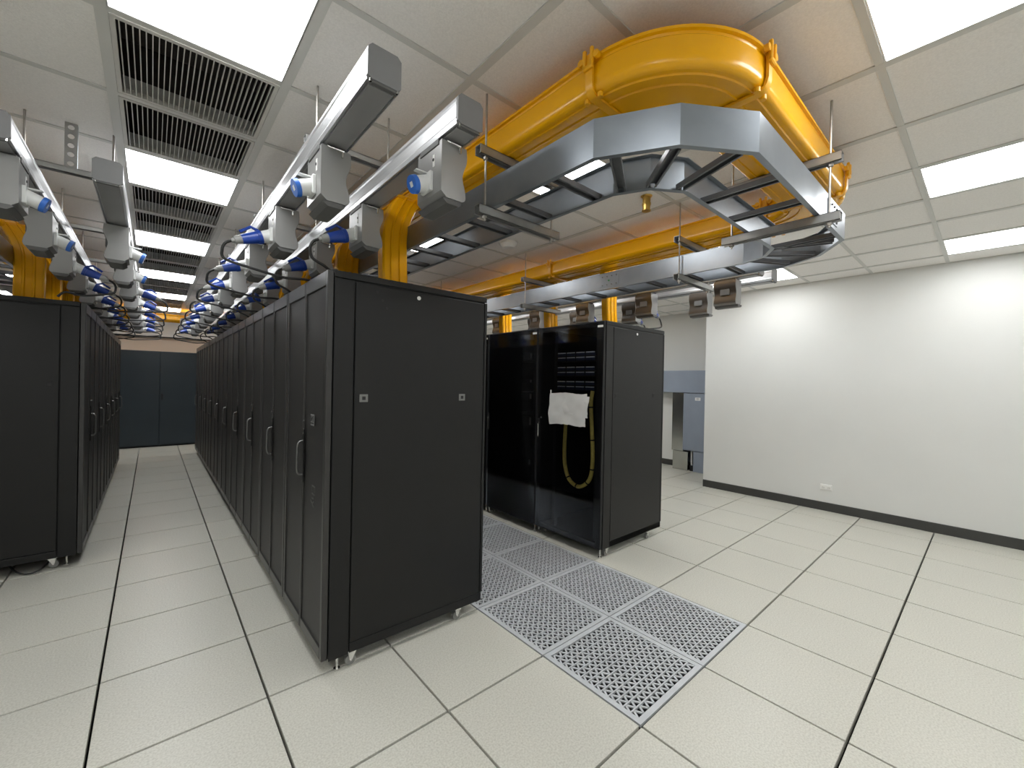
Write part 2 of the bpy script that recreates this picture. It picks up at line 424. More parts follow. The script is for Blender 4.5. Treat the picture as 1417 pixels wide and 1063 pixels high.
# lamps
fm = MB()
for a in ((0.016,0.016,0.584,0.022),(0.016,0.578,0.584,0.584),(0.016,0.022,0.022,0.578),(0.578,0.022,0.584,0.578)): fm.box(a[0],a[1],-0.004,a[2],a[3],0.006)
fm.box(0.012,0.012,0.02,0.588,0.588,0.06)
fme = fm.mesh('frame', 'white'); dme = MB().box(0.022,0.022,0.000,0.578,0.578,0.012).mesh('diffuser', 'lamp')
def in_view(p):
    q = project(p); return q is not None and -60 < q[0] < 1477 and -60 < q[1] < 1123
seen = {}
for (ci, cj) in sorted(lamp_cells, key=lambda c: (c[0], c[1])):
    x0, y0 = GX0+T*ci, GY0+T*cj
    kx = round((x0+1.785)/1.8)
    where = {-2: 'by the left wall', -1: 'above the left rack row', 0: 'in the grille strip over the rack aisle', 1: 'over the perforated floor aisle',
             2: 'over the right rack row', 3: 'near the plain white wall', 4: 'in the wall recess'}[kx]
    t = empty('ceiling_light', (x0, y0, ZC))
    obj('frame', fme, t); obj('diffuser', dme, t)
    if in_view((x0+0.3, y0+0.3, ZC)) or in_view((x0+0.05, y0+0.55, ZC)):
        n_ = seen.get(kx, 0); seen[kx] = n_+1
        tag(t, f'{ORD[n_]} nearest square white ceiling light panel {where}', 'ceiling light', 'ceiling light panels')
    else:
        q_ = seen.get((kx, 'out'), 0); seen[(kx, 'out')] = q_+1
        tag(t, f'{ORD[q_]} unseen ceiling light panel {where}', 'ceiling light', 'ceiling light panels')
# air grilles between the aisle lights
gf = MB()
for a in ((0.02,0.02,0.58,0.036),(0.02,0.564,0.58,0.58),(0.02,0.036,0.036,0.564),(0.564,0.036,0.58,0.564)): gf.box(a[0],a[1],-0.004,a[2],a[3],0.02)
gfm = gf.mesh('frame', 'slat')
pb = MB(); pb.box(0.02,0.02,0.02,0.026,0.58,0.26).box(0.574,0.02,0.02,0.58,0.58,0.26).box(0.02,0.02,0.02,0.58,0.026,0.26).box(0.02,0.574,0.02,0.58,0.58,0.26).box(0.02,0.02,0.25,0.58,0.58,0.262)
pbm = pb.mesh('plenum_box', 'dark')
NS = 27; sl = MB().box(-0.0017,0.036,-0.002,0.0017,0.564,0.014).mesh('slat', 'slat')
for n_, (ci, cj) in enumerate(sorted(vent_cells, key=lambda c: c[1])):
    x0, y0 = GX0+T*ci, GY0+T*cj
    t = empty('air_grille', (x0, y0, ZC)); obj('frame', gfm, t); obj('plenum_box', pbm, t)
    obj('lit_wall_strip', MB().box(0.036,0.562,0.018,0.564,0.566,0.075).mesh('lit_wall_strip', 'tee') if n_ == 0 else bpy.data.meshes['lit_wall_strip'], t)  # pale strip stands in for light on the plenum's far inner wall
    if 1 <= n_ < 8:
        for k in range(NS): obj('slat', sl, t, (0.036+0.528*(k+0.5)/NS, 0, 0))
    else:
        mb = MB()
        for k in range(NS): xx = 0.036+0.528*(k+0.5)/NS; mb.box(xx-0.0017,0.036,-0.002,xx+0.0017,0.564,0.014)
        o = mb.build('slat_set', 'slat', t); o['kind'] = 'stuff'
    tag(t, (f'{ORD[n_-2]} slatted ceiling air grille over the rack aisle from the camera end' if n_ > 1 else f'{ORD[n_]} slatted ceiling air grille behind the camera'), 'air grille', 'ceiling air grilles')
# sprinkler and smoke detector
t = empty('sprinkler_head', (0.985, -0.565, ZC))
MB().cyl((0,0,-0.006),(0,0,0),0.034,0.040,18).build('escutcheon', 'brass', t, 40)
MB().cyl((0,0,-0.05),(0,0,-0.006),0.027,n=16).cyl((0,0,-0.062),(0,0,-0.05),0.031,n=16).build('body', 'brass', t, 40)
MB().cyl((0,0,-0.098),(0,0,-0.062),0.025,0.028,16).cyl((0,0,-0.104),(0,0,-0.098),0.031,n=16).build('deflector', 'brass', t, 40)
tag(t, 'brass sprinkler head under the ceiling inside the cable tray loop', 'sprinkler')
t = empty('smoke_detector', (0.92, 0.86, ZC))
MB().cyl((0,0,-0.018),(0,0,0),0.084,0.088,28).build('base', 'white', t, 40)
MB().cyl((0,0,-0.048),(0,0,-0.018),0.056,0.080,28).cyl((0,0,-0.053),(0,0,-0.048),0.044,0.056,28).build('housing', 'white', t, 40)
tag(t, 'round white smoke detector on the ceiling beyond the cable tray', 'smoke detector')

# wall socket
t = empty('wall_outlet', (XR, -0.872, 0.283), 0)
MB().box(-0.010,-0.060,-0.036,0,0.060,0.036,0.004).build('plate', 'white', t)
for s_ in (-1, 1):
    MB().box(-0.0125,s_*0.028-0.020,-0.020,-0.009,s_*0.028+0.020,0.020,0.002).build('receptacle', 'white', t)
    for q in (-1, 1): MB().box(-0.0130,s_*0.028+q*0.007-0.0015,-0.007,-0.012,s_*0.028+q*0.007+0.0015,0.007).build('slot', 'dark', t)
tag(t, 'small white double outlet low on the white wall', 'outlet')

# ------------------------------------------------------------------ server racks
RW, RD, RB, RT_ = 0.8, 0.98, 0.076, 2.025
def caster(par, x, y):
    c = MB(); c.box(x-0.030,y-0.022,RB-0.005,x+0.030,y+0.022,RB)
    for sy in (-0.0165, 0.0135): c.prism([(RB-0.004,x-0.022),(RB-0.004,x+0.024),(0.024,x-0.002),(0.020,x-0.009),(0.028,x-0.014)], 'y', y+sy, y+sy+0.003)
    c.cyl((x-0.008,y-0.019,0.0265),(x-0.008,y+0.019,0.0265),0.005,n=8)
    o = c.build('caster', 'chrome', par)
    MB().cyl((x-0.008,y-0.012,0.0265),(x-0.008,y+0.012,0.0265),0.0265,n=18).build('wheel', 'rubber', o, 40)
def foot(par, x, y):
    MB().cyl((x,y,0.004),(x,y,RB),0.006,n=8).cyl((x,y,0),(x,y,0.010),0.016,n=12).build('levelling_foot', 'chrome', par, 40)
def side_panel(par, y, sgn, lock='square'):
    """outer side cladding at y, facing sgn*Y (sgn=-1: towards -Y)"""
    a, b = (y, y+0.010) if sgn < 0 else (y-0.010, y)
    MB().box(0.032,a,RB,0.130,b,RT_-0.04,0.002).build('front_post', 'black', par)
    MB().box(0.136,a,RB+0.055,0.955,b,RT_-0.046,0.003).build('side_panel', 'black', par)
    MB().box(0.032,a-0.000,RT_-0.036,0.975,b,RT_-0.003,0.002).build('top_rail', 'black', par)
    MB().box(0.136,a+ (0.006 if sgn < 0 else -0.006),RB,0.975,b,RB+0.05,0.002).build('bottom_rail', 'black', par)
    MB().box(0.960,a,RB+0.055,0.978,b,RT_-0.04,0.002).build('rear_post', 'black', par)
    f = a if sgn < 0 else b
    for xx in (0.185, 0.795):
        l = MB().box(xx-0.022,f-0.0015,1.365,xx+0.022,f+0.0015,1.405,0.001).build('latch', 'emblem' if lock == 'square' else 'black', par)
        MB().box(xx-0.009,f-0.003,1.376,xx+0.009,f+0.003,1.394).build('keyhole', 'inner', l)
    MB().cyl((0.49,f-0.004,1.948),(0.49,f+0.004,1.948),0.011,n=16).build('panel_lock', 'white', par, 40)
    if lock == 'square':
        for hx, hz in ((0.248,1.945),(0.278,1.905),(0.302,1.866)):
            MB().cyl((hx,f-0.0022,hz),(hx,f+0.0022,hz),0.0065,n=10).build('screw_hole', 'inner', par)
def body_box(par, m_='black', closed=True):
    MB().box(0.034,0.010,RB,0.972,RW-0.010,RT_,0.004).build('body', m_, par)
    MB().box(0.10,0.12,RT_-0.002,0.90,RW-0.12,RT_+0.006,0.002).build('top_cover', 'black', par)
# a shared mesh-door rack (front at local x=0, facing -X)
def door_leaf(par, y0, y1, handle_side):
    z0, z1, fw_ = RB+0.004, RT_-0.004, 0.030
    d = MB()
    o_in, o_out = (fw_, 0.012)
    la = fw_ if handle_side > 0 else 0.012; lb = 0.012 if handle_side > 0 else fw_
    d.box(0,y0,z0,0.030,y0+la,z1,0.003).box(0,y1-lb,z0,0.030,y1,z1,0.003).box(0,y0+la,z1-0.075,0.030,y1-lb,z1,0.003).box(0,y0+la,z0,0.030,y1-lb,z0+0.06,0.003)
    dr = d.build('door', 'blackdoor', par)
    MB().box(0.008,y0+la-0.001,z0+0.059,0.014,y1-lb+0.001,z1-0.074).build('mesh_panel', 'mesh', dr)
    return dr
def make_mesh_rack():
    t = empty('server_rack')
    body_box(t)
    d1 = door_leaf(t, 0.008, 0.398, 1); d2 = door_leaf(t, 0.402, 0.792, -1)
    yh = 0.377
    h = MB(); h.box(-0.006,yh-0.013,0.90,0.0,yh+0.013,1.20,0.002)
    o = h.build('handle_plate', 'black', d1)
    h = MB(); h.tube(spline([(-0.004,yh,1.135),(-0.030,yh,1.120),(-0.034,yh,1.05),(-0.034,yh,0.975),(-0.024,yh,0.950),(-0.004,yh,0.945)],4),0.0052,8)
    h.build('handle', 'handle', d1, 50)
    MB().cyl((-0.008,yh,1.245),(0,yh,1.245),0.006,n=10).cyl((-0.008,yh,1.175),(0,yh,1.175),0.004,n=10).build('lock', 'chrome', d1, 40)
    for yy in (0.035, 0.765):
        for xx in (0.160, 0.815): caster(t, xx, yy)
        foot(t, 0.085, yy-0.005 if yy < 0.4 else yy+0.005)
    return t
P0 = make_mesh_rack()
end = empty('server_rack')                 # near-end variant gets a side panel and an emblem
P0.name = 'server_rack_proto'
freeze(P0)
bpy.data.objects.remove(end)
CX, CY = -0.98, -0.04
first = dup(P0, (CX, CY, 0)); first.name = 'server_rack'
tag(first, 'black server rack nearest the camera, its solid side panel facing us', 'server rack', 'racks of the middle row')
side_panel(first, -0.004, -1)
dr = [c for c in bpy.data.objects if c.parent == first and c.name.startswith('door')][0]
e_ = MB().box(-0.003,0.185,1.232,-0.0002,0.245,1.292,0.001).build('emblem', 'emblem', dr)
em = MB()
em.box(-0.0045,0.190,1.243,-0.003,0.240,1.248)
for ya, yb in ((0.197,0.199),(0.231,0.233)): em.box(-0.0045,ya-0.002,1.254,-0.003,yb+0.002,1.284)
em.quad((-0.0045,0.233,1.284),(-0.0045,0.226,1.284),(-0.0045,0.212,1.262),(-0.0045,0.218,1.262))
em.quad((-0.0045,0.197,1.284),(-0.0045,0.204,1.284),(-0.0045,0.218,1.262),(-0.0045,0.212,1.262))
em.build('emblem_mark', 'inner', e_)
tm = text_mesh('Ehy', 0.085, 0.0006, 'faint')
lt = obj('lettering', tm, dr, (0.0055, 0.205, 0.86)); lt.rotation_euler = (PI/2, PI/2, -PI/2)
for k in range(1, 10):
    o = dup(P0, (CX, CY+RW*k, 0)); o.name = 'server_rack'
    tag(o, f'{ORD[k]} black mesh-door server rack from the near end of the middle row', 'server rack', 'racks of the middle row')
# left row faces +X (turned round)
LX, LY, NL = -2.02, 2.43, 6
for k in range(NL):
    o = dup(P0, (LX, LY+RW*(k+1), 0.012), PI); o.name = 'server_rack'
    if k == 0:
        tag(o, 'black server rack cut by the left edge of the photo, end panel towards us', 'server rack', 'racks of the left row')
        side_panel(o, RW+0.004, 1, 'plain')
    else: tag(o, f'{ORD[k]} black mesh-door rack behind the left row end rack', 'server rack', 'racks of the left row')
def kill(o):
    for c in [c for c in bpy.data.objects if c.parent == o]: kill(c)
    bpy.data.objects.remove(o)
kill(P0)
# right row: glass doors
def make_glass_rack():
    t = empty('glass_rack')
    MB().box(0.034,0.006,RB,0.975,0.012,RT_-0.002).box(0.034,RW-0.012,RB,0.975,RW-0.006,RT_-0.002).box(0.965,0.012,RB,0.972,RW-0.012,RT_-0.002).box(0.034,0.006,RT_-0.012,0.972,RW-0.006,RT_).box(0.034,0.006,RB,0.972,RW-0.006,RB+0.02).build('body', 'black', t)
    MB().box(0.11,0.13,RB+0.02,0.15,0.165,RT_-0.012).box(0.11,RW-0.165,RB+0.02,0.15,RW-0.13,RT_-0.012).build('mounting_rail', 'inner', t)
    d = MB(); z0, z1 = RB+0.004, RT_-0.004
    d.box(0.004,0.006,z0,0.030,0.060,z1,0.003).box(0.004,RW-0.060,z0,0.030,RW-0.006,z1,0.003).box(0.004,0.060,z1-0.05,0.030,RW-0.060,z1,0.003).box(0.004,0.060,z0,0.030,RW-0.060,z0+0.05,0.003)
    dr = d.build('glass_door', 'inner', t)
    MB().box(0.0,0.014,z0+0.010,0.0035,RW-0.014,z1-0.010).build('pane', 'glass', dr)
    yh = RW-0.038
    MB().box(-0.010,yh-0.014,0.955,0.0,yh+0.014,1.135,0.004).build('handle', 'black', dr)
    MB().cyl((-0.013,yh,1.095),(-0.008,yh,1.095),0.010,n=14).box(-0.017,yh-0.007,0.965,-0.009,yh+0.007,1.085,0.003).build('handle_grip', 'chrome', dr)
    MB().cyl((-0.004,yh-0.028,1.15),(0.001,yh-0.028,1.15),0.006,n=12).build('lock', 'chrome', dr, 40)
    MB().box(-0.003,0.014,RT_-0.058,0.001,0.070,RT_-0.040,0.001).build('door_tag', 'white', dr)
    for yy in (0.035, 0.765):
        for xx in (0.125, 0.785): caster(t, xx, yy)
        foot(t, 0.040, yy-0.005 if yy < 0.4 else yy+0.005)
    return t
RX, RY = 1.245, -0.035
GP = make_glass_rack(); freeze(GP)
tag(GP, 'black glass-door rack with a paper sheet taped to its door', 'server rack', 'glass-door racks of the right row')
GP.location = (RX, RY, 0)
for k in (1, 2, 3):
    o = dup(GP, (RX, RY+RW*k, 0)); o['label'] = ['', 'dark glass-door rack standing behind the rack with the taped paper', 'third glass-door rack of the right row, mostly hidden by the middle row', 'fourth glass-door rack of the right row, hidden behind the middle row'][k]
side_panel(GP, 0.000, -1, 'plain')

# things inside the glass racks
def patch_panel(loc, label, n=4):
    t = empty('patch_panel', loc)
    MB().box(0.0,0.0,0.0,0.10,0.47,0.043,0.001).build('panel', 'inner', t)
    for k in range(4):
        y0 = 0.012+k*0.114
        MB().box(-0.004,y0,0.006,0.001,y0+0.104,0.030,0.001).build('port_block', 'portsblue', t)
        MB().box(-0.006,y0+0.004,0.031,0.001,y0+0.100,0.040,0.001).build('label_strip', 'ports', t)
    tag(t, label, 'patch panel', 'patch panels behind the glass door')
zz = [1.735, 1.690, 1.600, 1.553, 1.466, 1.420]
for k, z_ in enumerate(zz):
    patch_panel((RX+0.095, RY+0.155, z_), f'{ORD[k]} patch panel from the top behind the papered glass door')
# looped fibre bundle in yellow sleeve with ties
LXX = RX+0.085
pts = spline([(LXX+0.02,0.160,1.42),(LXX,0.160,1.30),(LXX,0.140,1.05),(LXX,0.128,0.80),(LXX,0.160,0.63),(LXX,0.275,0.545),(LXX,0.390,0.585),(LXX,0.448,0.70),(LXX,0.462,0.85),(LXX+0.01,0.465,1.05),(LXX+0.02,0.465,1.15)], 8)
t = empty('fibre_bundle', (0,0,0))
MB().tube(pts, 0.018, 10).build('sleeve', 'fibre', t, 60)
for q in (9, 18, 27, 34, 42, 50):
    p = pts[q]; d = (pts[q+1]-pts[q-1]).normalized()
    MB().cyl(p-d*0.006, p+d*0.006, 0.020, n=12).build('cable_tie', 'cable', t, 40)
tag(t, 'yellow fibre cable bundle hanging in a loop behind the glass door', 'cable bundle')
# servers in the second glass rack
for k, (z_, h_) in enumerate(((1.72,0.085),(1.48,0.043),(1.30,0.085),(1.02,0.13),(0.62,0.085))):
    t = empty('rack_server', (RX+0.10, RY+RW+0.165, z_))
    MB().box(0,0,0,0.6,0.47,h_,0.002).build('chassis', 'inner', t)
    for s_ in (0.012, 0.436): MB().box(-0.014,s_,h_*0.2,0.0,s_+0.016,h_*0.8,0.002).build('ear_handle', 'rubber', t)
    tag(t, f'{ORD[k]} dark equipment unit from the top in the rack without paper', 'server', 'equipment in the second glass rack')
# paper on the door
t = empty('paper_sheet', (RX-0.004, 0, 0))
def sheet(y0, y1, z0, z1, tilt, dx, name):
    mb = MB(); nx, ny = 14, 9
    for j in range(ny+1):
        for i in range(nx+1):
            u, v = i/nx, j/ny
            y = y1+(y0-y1)*u; z = z0+(z1-z0)*v + tilt*u
            bulge = 0.004+0.006*math.sin(u*7+v*3)*math.sin(v*5+u)**2 + 0.010*(max(0,u-0.8)*2)*(1-v)
            cr = 0.0035*abs(math.sin(u*9.0+v*4.0)) + 0.003*abs(math.sin(v*8.0-u*6.0+1.0)) + random.uniform(0, 0.0015)
            e_ = random.uniform(-0.004, 0.004)
            mb.v.append((-dx-bulge-cr, y + 0.007*math.sin(v*4)+e_, z + 0.007*math.sin(u*5)+e_))
    N = len(mb.v); mb.v += [(x+0.0008, y, z) for x, y, z in mb.v]
    for j in range(ny):
        for i in range(nx):
            a = j*(nx+1)+i; mb.f.append((a, a+1, a+nx+2, a+nx+1)); mb.f.append((N+a+nx+1, N+a+nx+2, N+a+1, N+a))
    return mb.build(name, 'paper', t, 60)
sheet(0.130, 0.575, 1.098, 1.385, 0.015, 0.002, 'sheet')
sheet(0.108, 0.40, 1.20, 1.392, -0.012, 0.000, 'under_sheet')
MB().box(-0.004,0.560,1.375,-0.001,0.572,1.420,0.001).build('tape', 'white', t)
tag(t, 'blank white paper sheet taped to the glass rack door', 'paper')

# ------------------------------------------------------------------ busways
BZ0, BZ1 = 2.425, 2.537
def busway(x, y0, y1, label, grp):
    t = empty('busway', (x, y0, BZ0))
    L = y1-y0; h = BZ1-BZ0; a = 0.054
    # housing profile in (z,x) order, counter-clockwise seen from +y
    prof = [(0.010,-a+0.006),(0.004,-a+0.006),(0.004,-a),(0.022,-a-0.003),(0.030,-a),(0.078,-a),(0.086,-a-0.003),(h-0.010,-a),(h,-a+0.012),(h,a-0.012),(h-0.010,a),(0.086,a+0.003),(0.078,a),(0.030,a),(0.022,a+0.003),(0.004,a),(0.004,a-0.006),(0.010,a-0.006)]
    MB().prism(prof, 'y', 0.012, L-0.012).build('housing', 'alu', t)
    MB().box(-a+0.012,0.03,-0.001,a-0.012,L-0.03,0.011,0.001).build('bottom_cover', 'alucover', t)
    for ya, yb in ((0,0.014),(L-0.014,L)):
        cp = [(0.012,-a-0.002),(h-0.012,-a-0.002),(h+0.002,-a+0.012),(h+0.002,a-0.012),(h-0.012,a+0.002),(0.012,a+0.002),(0.003,a-0.012),(0.003,-a+0.012)]
        c = MB().prism(cp, 'y', ya, yb).build('end_cap', 'cap', t)
        MB().box(-a+0.014,ya+0.002,-0.006,a-0.014,yb+0.004,0.003,0.001).build('end_clip', 'boxdark', c)
        for sx in (-1, 1): MB().cyl((sx*(a-0.010),ya+0.007,-0.004),(sx*(a-0.010),ya+0.007,0.006),0.004,n=8).build('screw', 'chrome', c)
    return tag(t, label, 'busway', grp)
BARS = [  # x, y0, y1
    (-1.075, -0.888, 7.9, 'aluminium power busway above the aisle edge of the middle rack row', 'middle'),
    (-0.740, -0.888, 7.9, 'aluminium power busway above the tops of the middle racks, beside the yellow raceway', 'middle'),
    (-2.130, 0.45, 7.6, 'aluminium power busway above the left racks, cut by the photo edge', 'left'),
    (-1.805, 0.69, 7.6, 'aluminium power busway on the left side of the aisle with a pale end cap', 'left'),
    (2.215, -0.90, 4.2, 'aluminium power busway above the rear of the right racks', 'right'),
    (2.545, -0.90, 4.2, 'aluminium power busway nearest the white wall behind the right racks', 'right')]
for x, y0, y1, lb, gp in BARS: busway(x, y0, y1, lb, 'overhead power busways')
# tap-off box (plug side -X). origin: bar bottom centre, near end (y 0..0.185)
def make_tap(lid):
    t = empty('tap_off_box')
    a = 0.057; H = 0.232
    wav = []
    for k in range(15):                      # right-hand (wavy) side from top to bottom
        v = k/14; z = -0.012 - v*(H-0.034)
        xx = a + 0.004*math.sin(min(1,v*2.2)*PI) - 0.017*math.exp(-((v-0.60)/0.22)**2)
        wav.append((z, xx))
    prof = [(-0.012,-a),(-0.012,a-0.004)][:1]
    poly = [(-H+0.024,-a),(-0.012,-a)] + wav + [(-H+0.012,a-0.004),(-H+0.004,a-0.016),(-H+0.004,-a+0.024)]
    poly = poly[::-1]
    # orientation: prism 'y' expects (z,x) ccw from +y
    area = sum(poly[i][0]*poly[(i+1)%len(poly)][1]-poly[(i+1)%len(poly)][0]*poly[i][1] for i in range(len(poly)))
    if area < 0: poly = poly[::-1]
    MB().prism(poly, 'y', 0.0, 0.188).build('body', 'box', t, 35)
    cv = [(z, x+0.0015) for z, x in wav] + [(z, x-0.002) for z, x in reversed(wav)]
    area = sum(cv[i][0]*cv[(i+1)%len(cv)][1]-cv[(i+1)%len(cv)][0]*cv[i][1] for i in range(len(cv)))
    if area < 0: cv = cv[::-1]
    MB().prism(cv, 'y', 0.004, 0.184).build('shade_skin', 'boxshade', t, 35)  # thin skin added to hold the shaded tone of the wavy side
    MB().box(-a+0.010,0.012,-0.030,a-0.012,0.176,0.0).box(-a-0.004,0.02,-0.026,-a+0.004,0.168,-0.002,0.002).build('clamp', 'boxdark', t)
    bp = [(-H+0.005,-a+0.022),(-H+0.005,a-0.014),(-H-0.010,a-0.020),(-H-0.016,a-0.030),(-H-0.016,-a+0.030),(-H+0.000,-a+0.010)]
    area = sum(bp[i][0]*bp[(i+1)%len(bp)][1]-bp[(i+1)%len(bp)][0]*bp[i][1] for i in range(len(bp)))
    if area < 0: bp = bp[::-1]
    MB().prism(bp, 'y', 0.006, 0.200).build('bottom_cover', 'boxdark', t)
    MB().tube([(-a+0.022,-0.006,-0.016),(-a+0.03,-0.012,-0.020),(0.02,-0.012,-0.020),(0.028,-0.004,-0.016)],0.004,6).cyl((0.022,-0.006,-0.044),(0.022,-0.006,-0.020),0.005,n=8).build('latch_bail', 'chrome', t)
    ind = MB().box(-a-0.002,0.052,-0.098,-a+0.001,0.066,-0.050,0.001).build('indicator', 'white', t)
    MB().cyl((-a-0.004,0.059,-0.072),(-a-0.001,0.059,-0.072),0.006,n=10).build('lamp_dot', 'inner', ind)
    MB().box(a-0.012,0.055,-0.140,a-0.0025,0.133,-0.085,0.003).build('rating_plate', 'boxdark', t)
    s = Vector((-a,0.100,-0.150)); d = Vector((-math.cos(0.36),0,-math.sin(0.36)))
    so = MB().box(-a-0.014,0.062,-0.190,-a+0.002,0.138,-0.112,0.003).build('socket', 'sock', t)
    MB().cyl(s, s+d*0.062, 0.034, 0.031, 20).build('socket_barrel', 'sock', so, 40)
    if lid:
        MB().cyl(s+d*0.060, s+d*0.078, 0.036, 0.034, 20).build('lid', 'bluecap', so, 40)
        p = s+d*0.0785; n1 = Vector((0,1,0)); n2 = d.cross(n1)
        mb = MB(); mb.quad(*[p+n1*u*0.010+n2*v*0.010 for u, v in ((-1,-1),(1,-1),(1,1),(-1,1))]); mb.build('lid_mark', 'sock', so)
        MB().box(-a-0.060,0.088,-0.118,-a-0.010,0.112,-0.112,0.002).build('lid_spring', 'sock', so)
    return t
TL, TP = freeze(make_tap(True)), freeze(make_tap(False))
# plug with its cable; variants by where the cable goes down
def make_plug(dx, zend, sag):
    t = empty('power_plug')
    a = 0.057; s = Vector((-a,0.100,-0.150)); d = Vector((-math.cos(0.36),0,-math.sin(0.36)))
    MB().cyl(s+d*0.052, s+d*0.072, 0.037, n=18).cyl(s+d*0.072, s+d*0.150, 0.034, 0.025, 18).build('body', 'blue', t, 35)
    upv = Vector((-d.z,0,d.x)); upv = upv if upv.z > 0 else -upv
    q0 = s+d*0.058+upv*0.034; q1 = s+d*0.085+upv*0.058; q2 = s+d*0.145+upv*0.040
    mb = MB(); mb.tube([q0,q1,q2],0.008,6); mb.build('lever', 'blue', t)
    MB().cyl(s+d*0.148, s+d*0.185, 0.024, 0.020, 14).cyl(s+d*0.185, s+d*0.200, 0.014, 0.010, 12).build('gland', 'relief', t, 35)
    p = s+d*0.198; e = Vector((dx, 0.13, zend))
    low = min(p.z-sag, zend-0.005) if dx > 0.1 else p.z-sag
    pts = spline([p, p+d*0.025+Vector((-0.004,0,-0.010)), p+Vector((-0.040,0.006,-0.055)), p+Vector((-0.025,0.014,-0.100)), p.lerp(e,0.22)+Vector((0,0.004,-0.090)), p.lerp(e,0.55)+Vector((0,0,-0.055)), p.lerp(e,0.85)+Vector((0,0,0.004)), e+Vector((0,0,-0.012))], 6)
    MB().tube(pts, 0.0075, 7).build('cable', 'cable', t, 60)
    return t
PV = {'c1': make_plug(0.215,-0.388,0.13), 'c2': make_plug(-0.12,-0.388,0.12), 'l1': make_plug(0.02,-0.376,0.12), 'l2': make_plug(0.34,-0.376,0.13), 'r1': make_plug(0.30,-0.388,0.14), 'r2': make_plug(0.52,-0.388,0.15)}
for v in PV.values(): freeze(v)
RUNS = [  # x, first box near-edge y, count, rotated, number capped, plug kind, label bits
    (-1.075, -0.425, 10, False, 1, 'c1', 'aisle-edge middle busway'),
    (-0.740, -0.780, 10, False, 1, 'c2', 'inner middle busway'),
    (-2.130, 0.590, 9, True, 2, 'l1', 'left rack-top busway'),
    (-1.805, 1.420, 8, True, 2, 'l2', 'left aisle busway'),
    (2.215, -0.720, 5, True, 1, 'r1', 'right rack busway'),
    (2.545, -0.330, 5, True, 1, 'r2', 'right wall-side busway')]
for x, yb, n_, rot, ncap, pk, where in RUNS:
    for k in range(n_):
        y = yb+0.8*k
        loc = (x, y+0.188 if rot else y, BZ0); rz = PI if rot else 0
        if pk[0] == 'r' and not rot: rz = 0
        b = dup(TL if k < ncap else TP, loc, rz); b.name = 'tap_off_box'
        tag(b, f'{ORD[k]} grey tap-off box from the near end of the {where}' + (', lid closed' if k < ncap else ''), 'tap-off box', 'tap-off boxes hanging from the busways')
        if k >= ncap:
            q = dup(PV[pk], loc, rz); q.name = 'power_plug'
            tag(q, f'blue plug with black cable in the {ORD[k]} tap-off box of the {where}', 'power plug', 'blue power plugs')
for v in list(PV.values())+[TL, TP]: kill(v)
# feed box at the far end of the aisle busway
t = empty('feed_box', (-1.12, 7.93, 2.36))
MB().box(-0.11,0,0,0.11,0.24,0.22,0.004).build('housing', 'alucover', t); MB().box(-0.09,-0.006,0.02,0.09,0.002,0.20,0.002).build('cover_plate', 'box', t)
tag(t, 'pale grey square feed box at the far end of the aisle busway', 'junction box')
# busway hangers
def rod(mb, x, y, z0, z1, r=0.005): mb.cyl((x,y,z0),(x,y,z1),r,n=8)
def strut_bar(mb, p0, p1, wdt=0.041, hgt=0.041):
    """C-channel strut: top web and two sides, slot below"""
    (x0,y0,z0), (x1,y1,_) = p0, p1
    t_ = 0.003
    if abs(x1-x0) > abs(y1-y0):
        mb.box(x0,y0-wdt/2,z0+hgt-t_,x1,y0+wdt/2,z0+hgt).box(x0,y0-wdt/2,z0,x1,y0-wdt/2+t_,z0+hgt).box(x0,y0+wdt/2-t_,z0,x1,y0+wdt/2,z0+hgt).box(x0,y0-wdt/2,z0,x1,y0-wdt/2+0.010,z0+t_).box(x0,y0+wdt/2-0.010,z0,x1,y0+wdt/2,z0+t_)
    else:
        mb.box(x0-wdt/2,y0,z0+hgt-t_,x0+wdt/2,y1,z0+hgt).box(x0-wdt/2,y0,z0,x0-wdt/2+t_,y1,z0+hgt).box(x0+wdt/2-t_,y0,z0,x0+wdt/2,y1,z0+hgt).box(x0-wdt/2,y0,z0,x0-wdt/2+0.010,y1,z0+t_).box(x0+wdt/2-0.010,y0,z0,x0+wdt/2,y1,z0+t_)
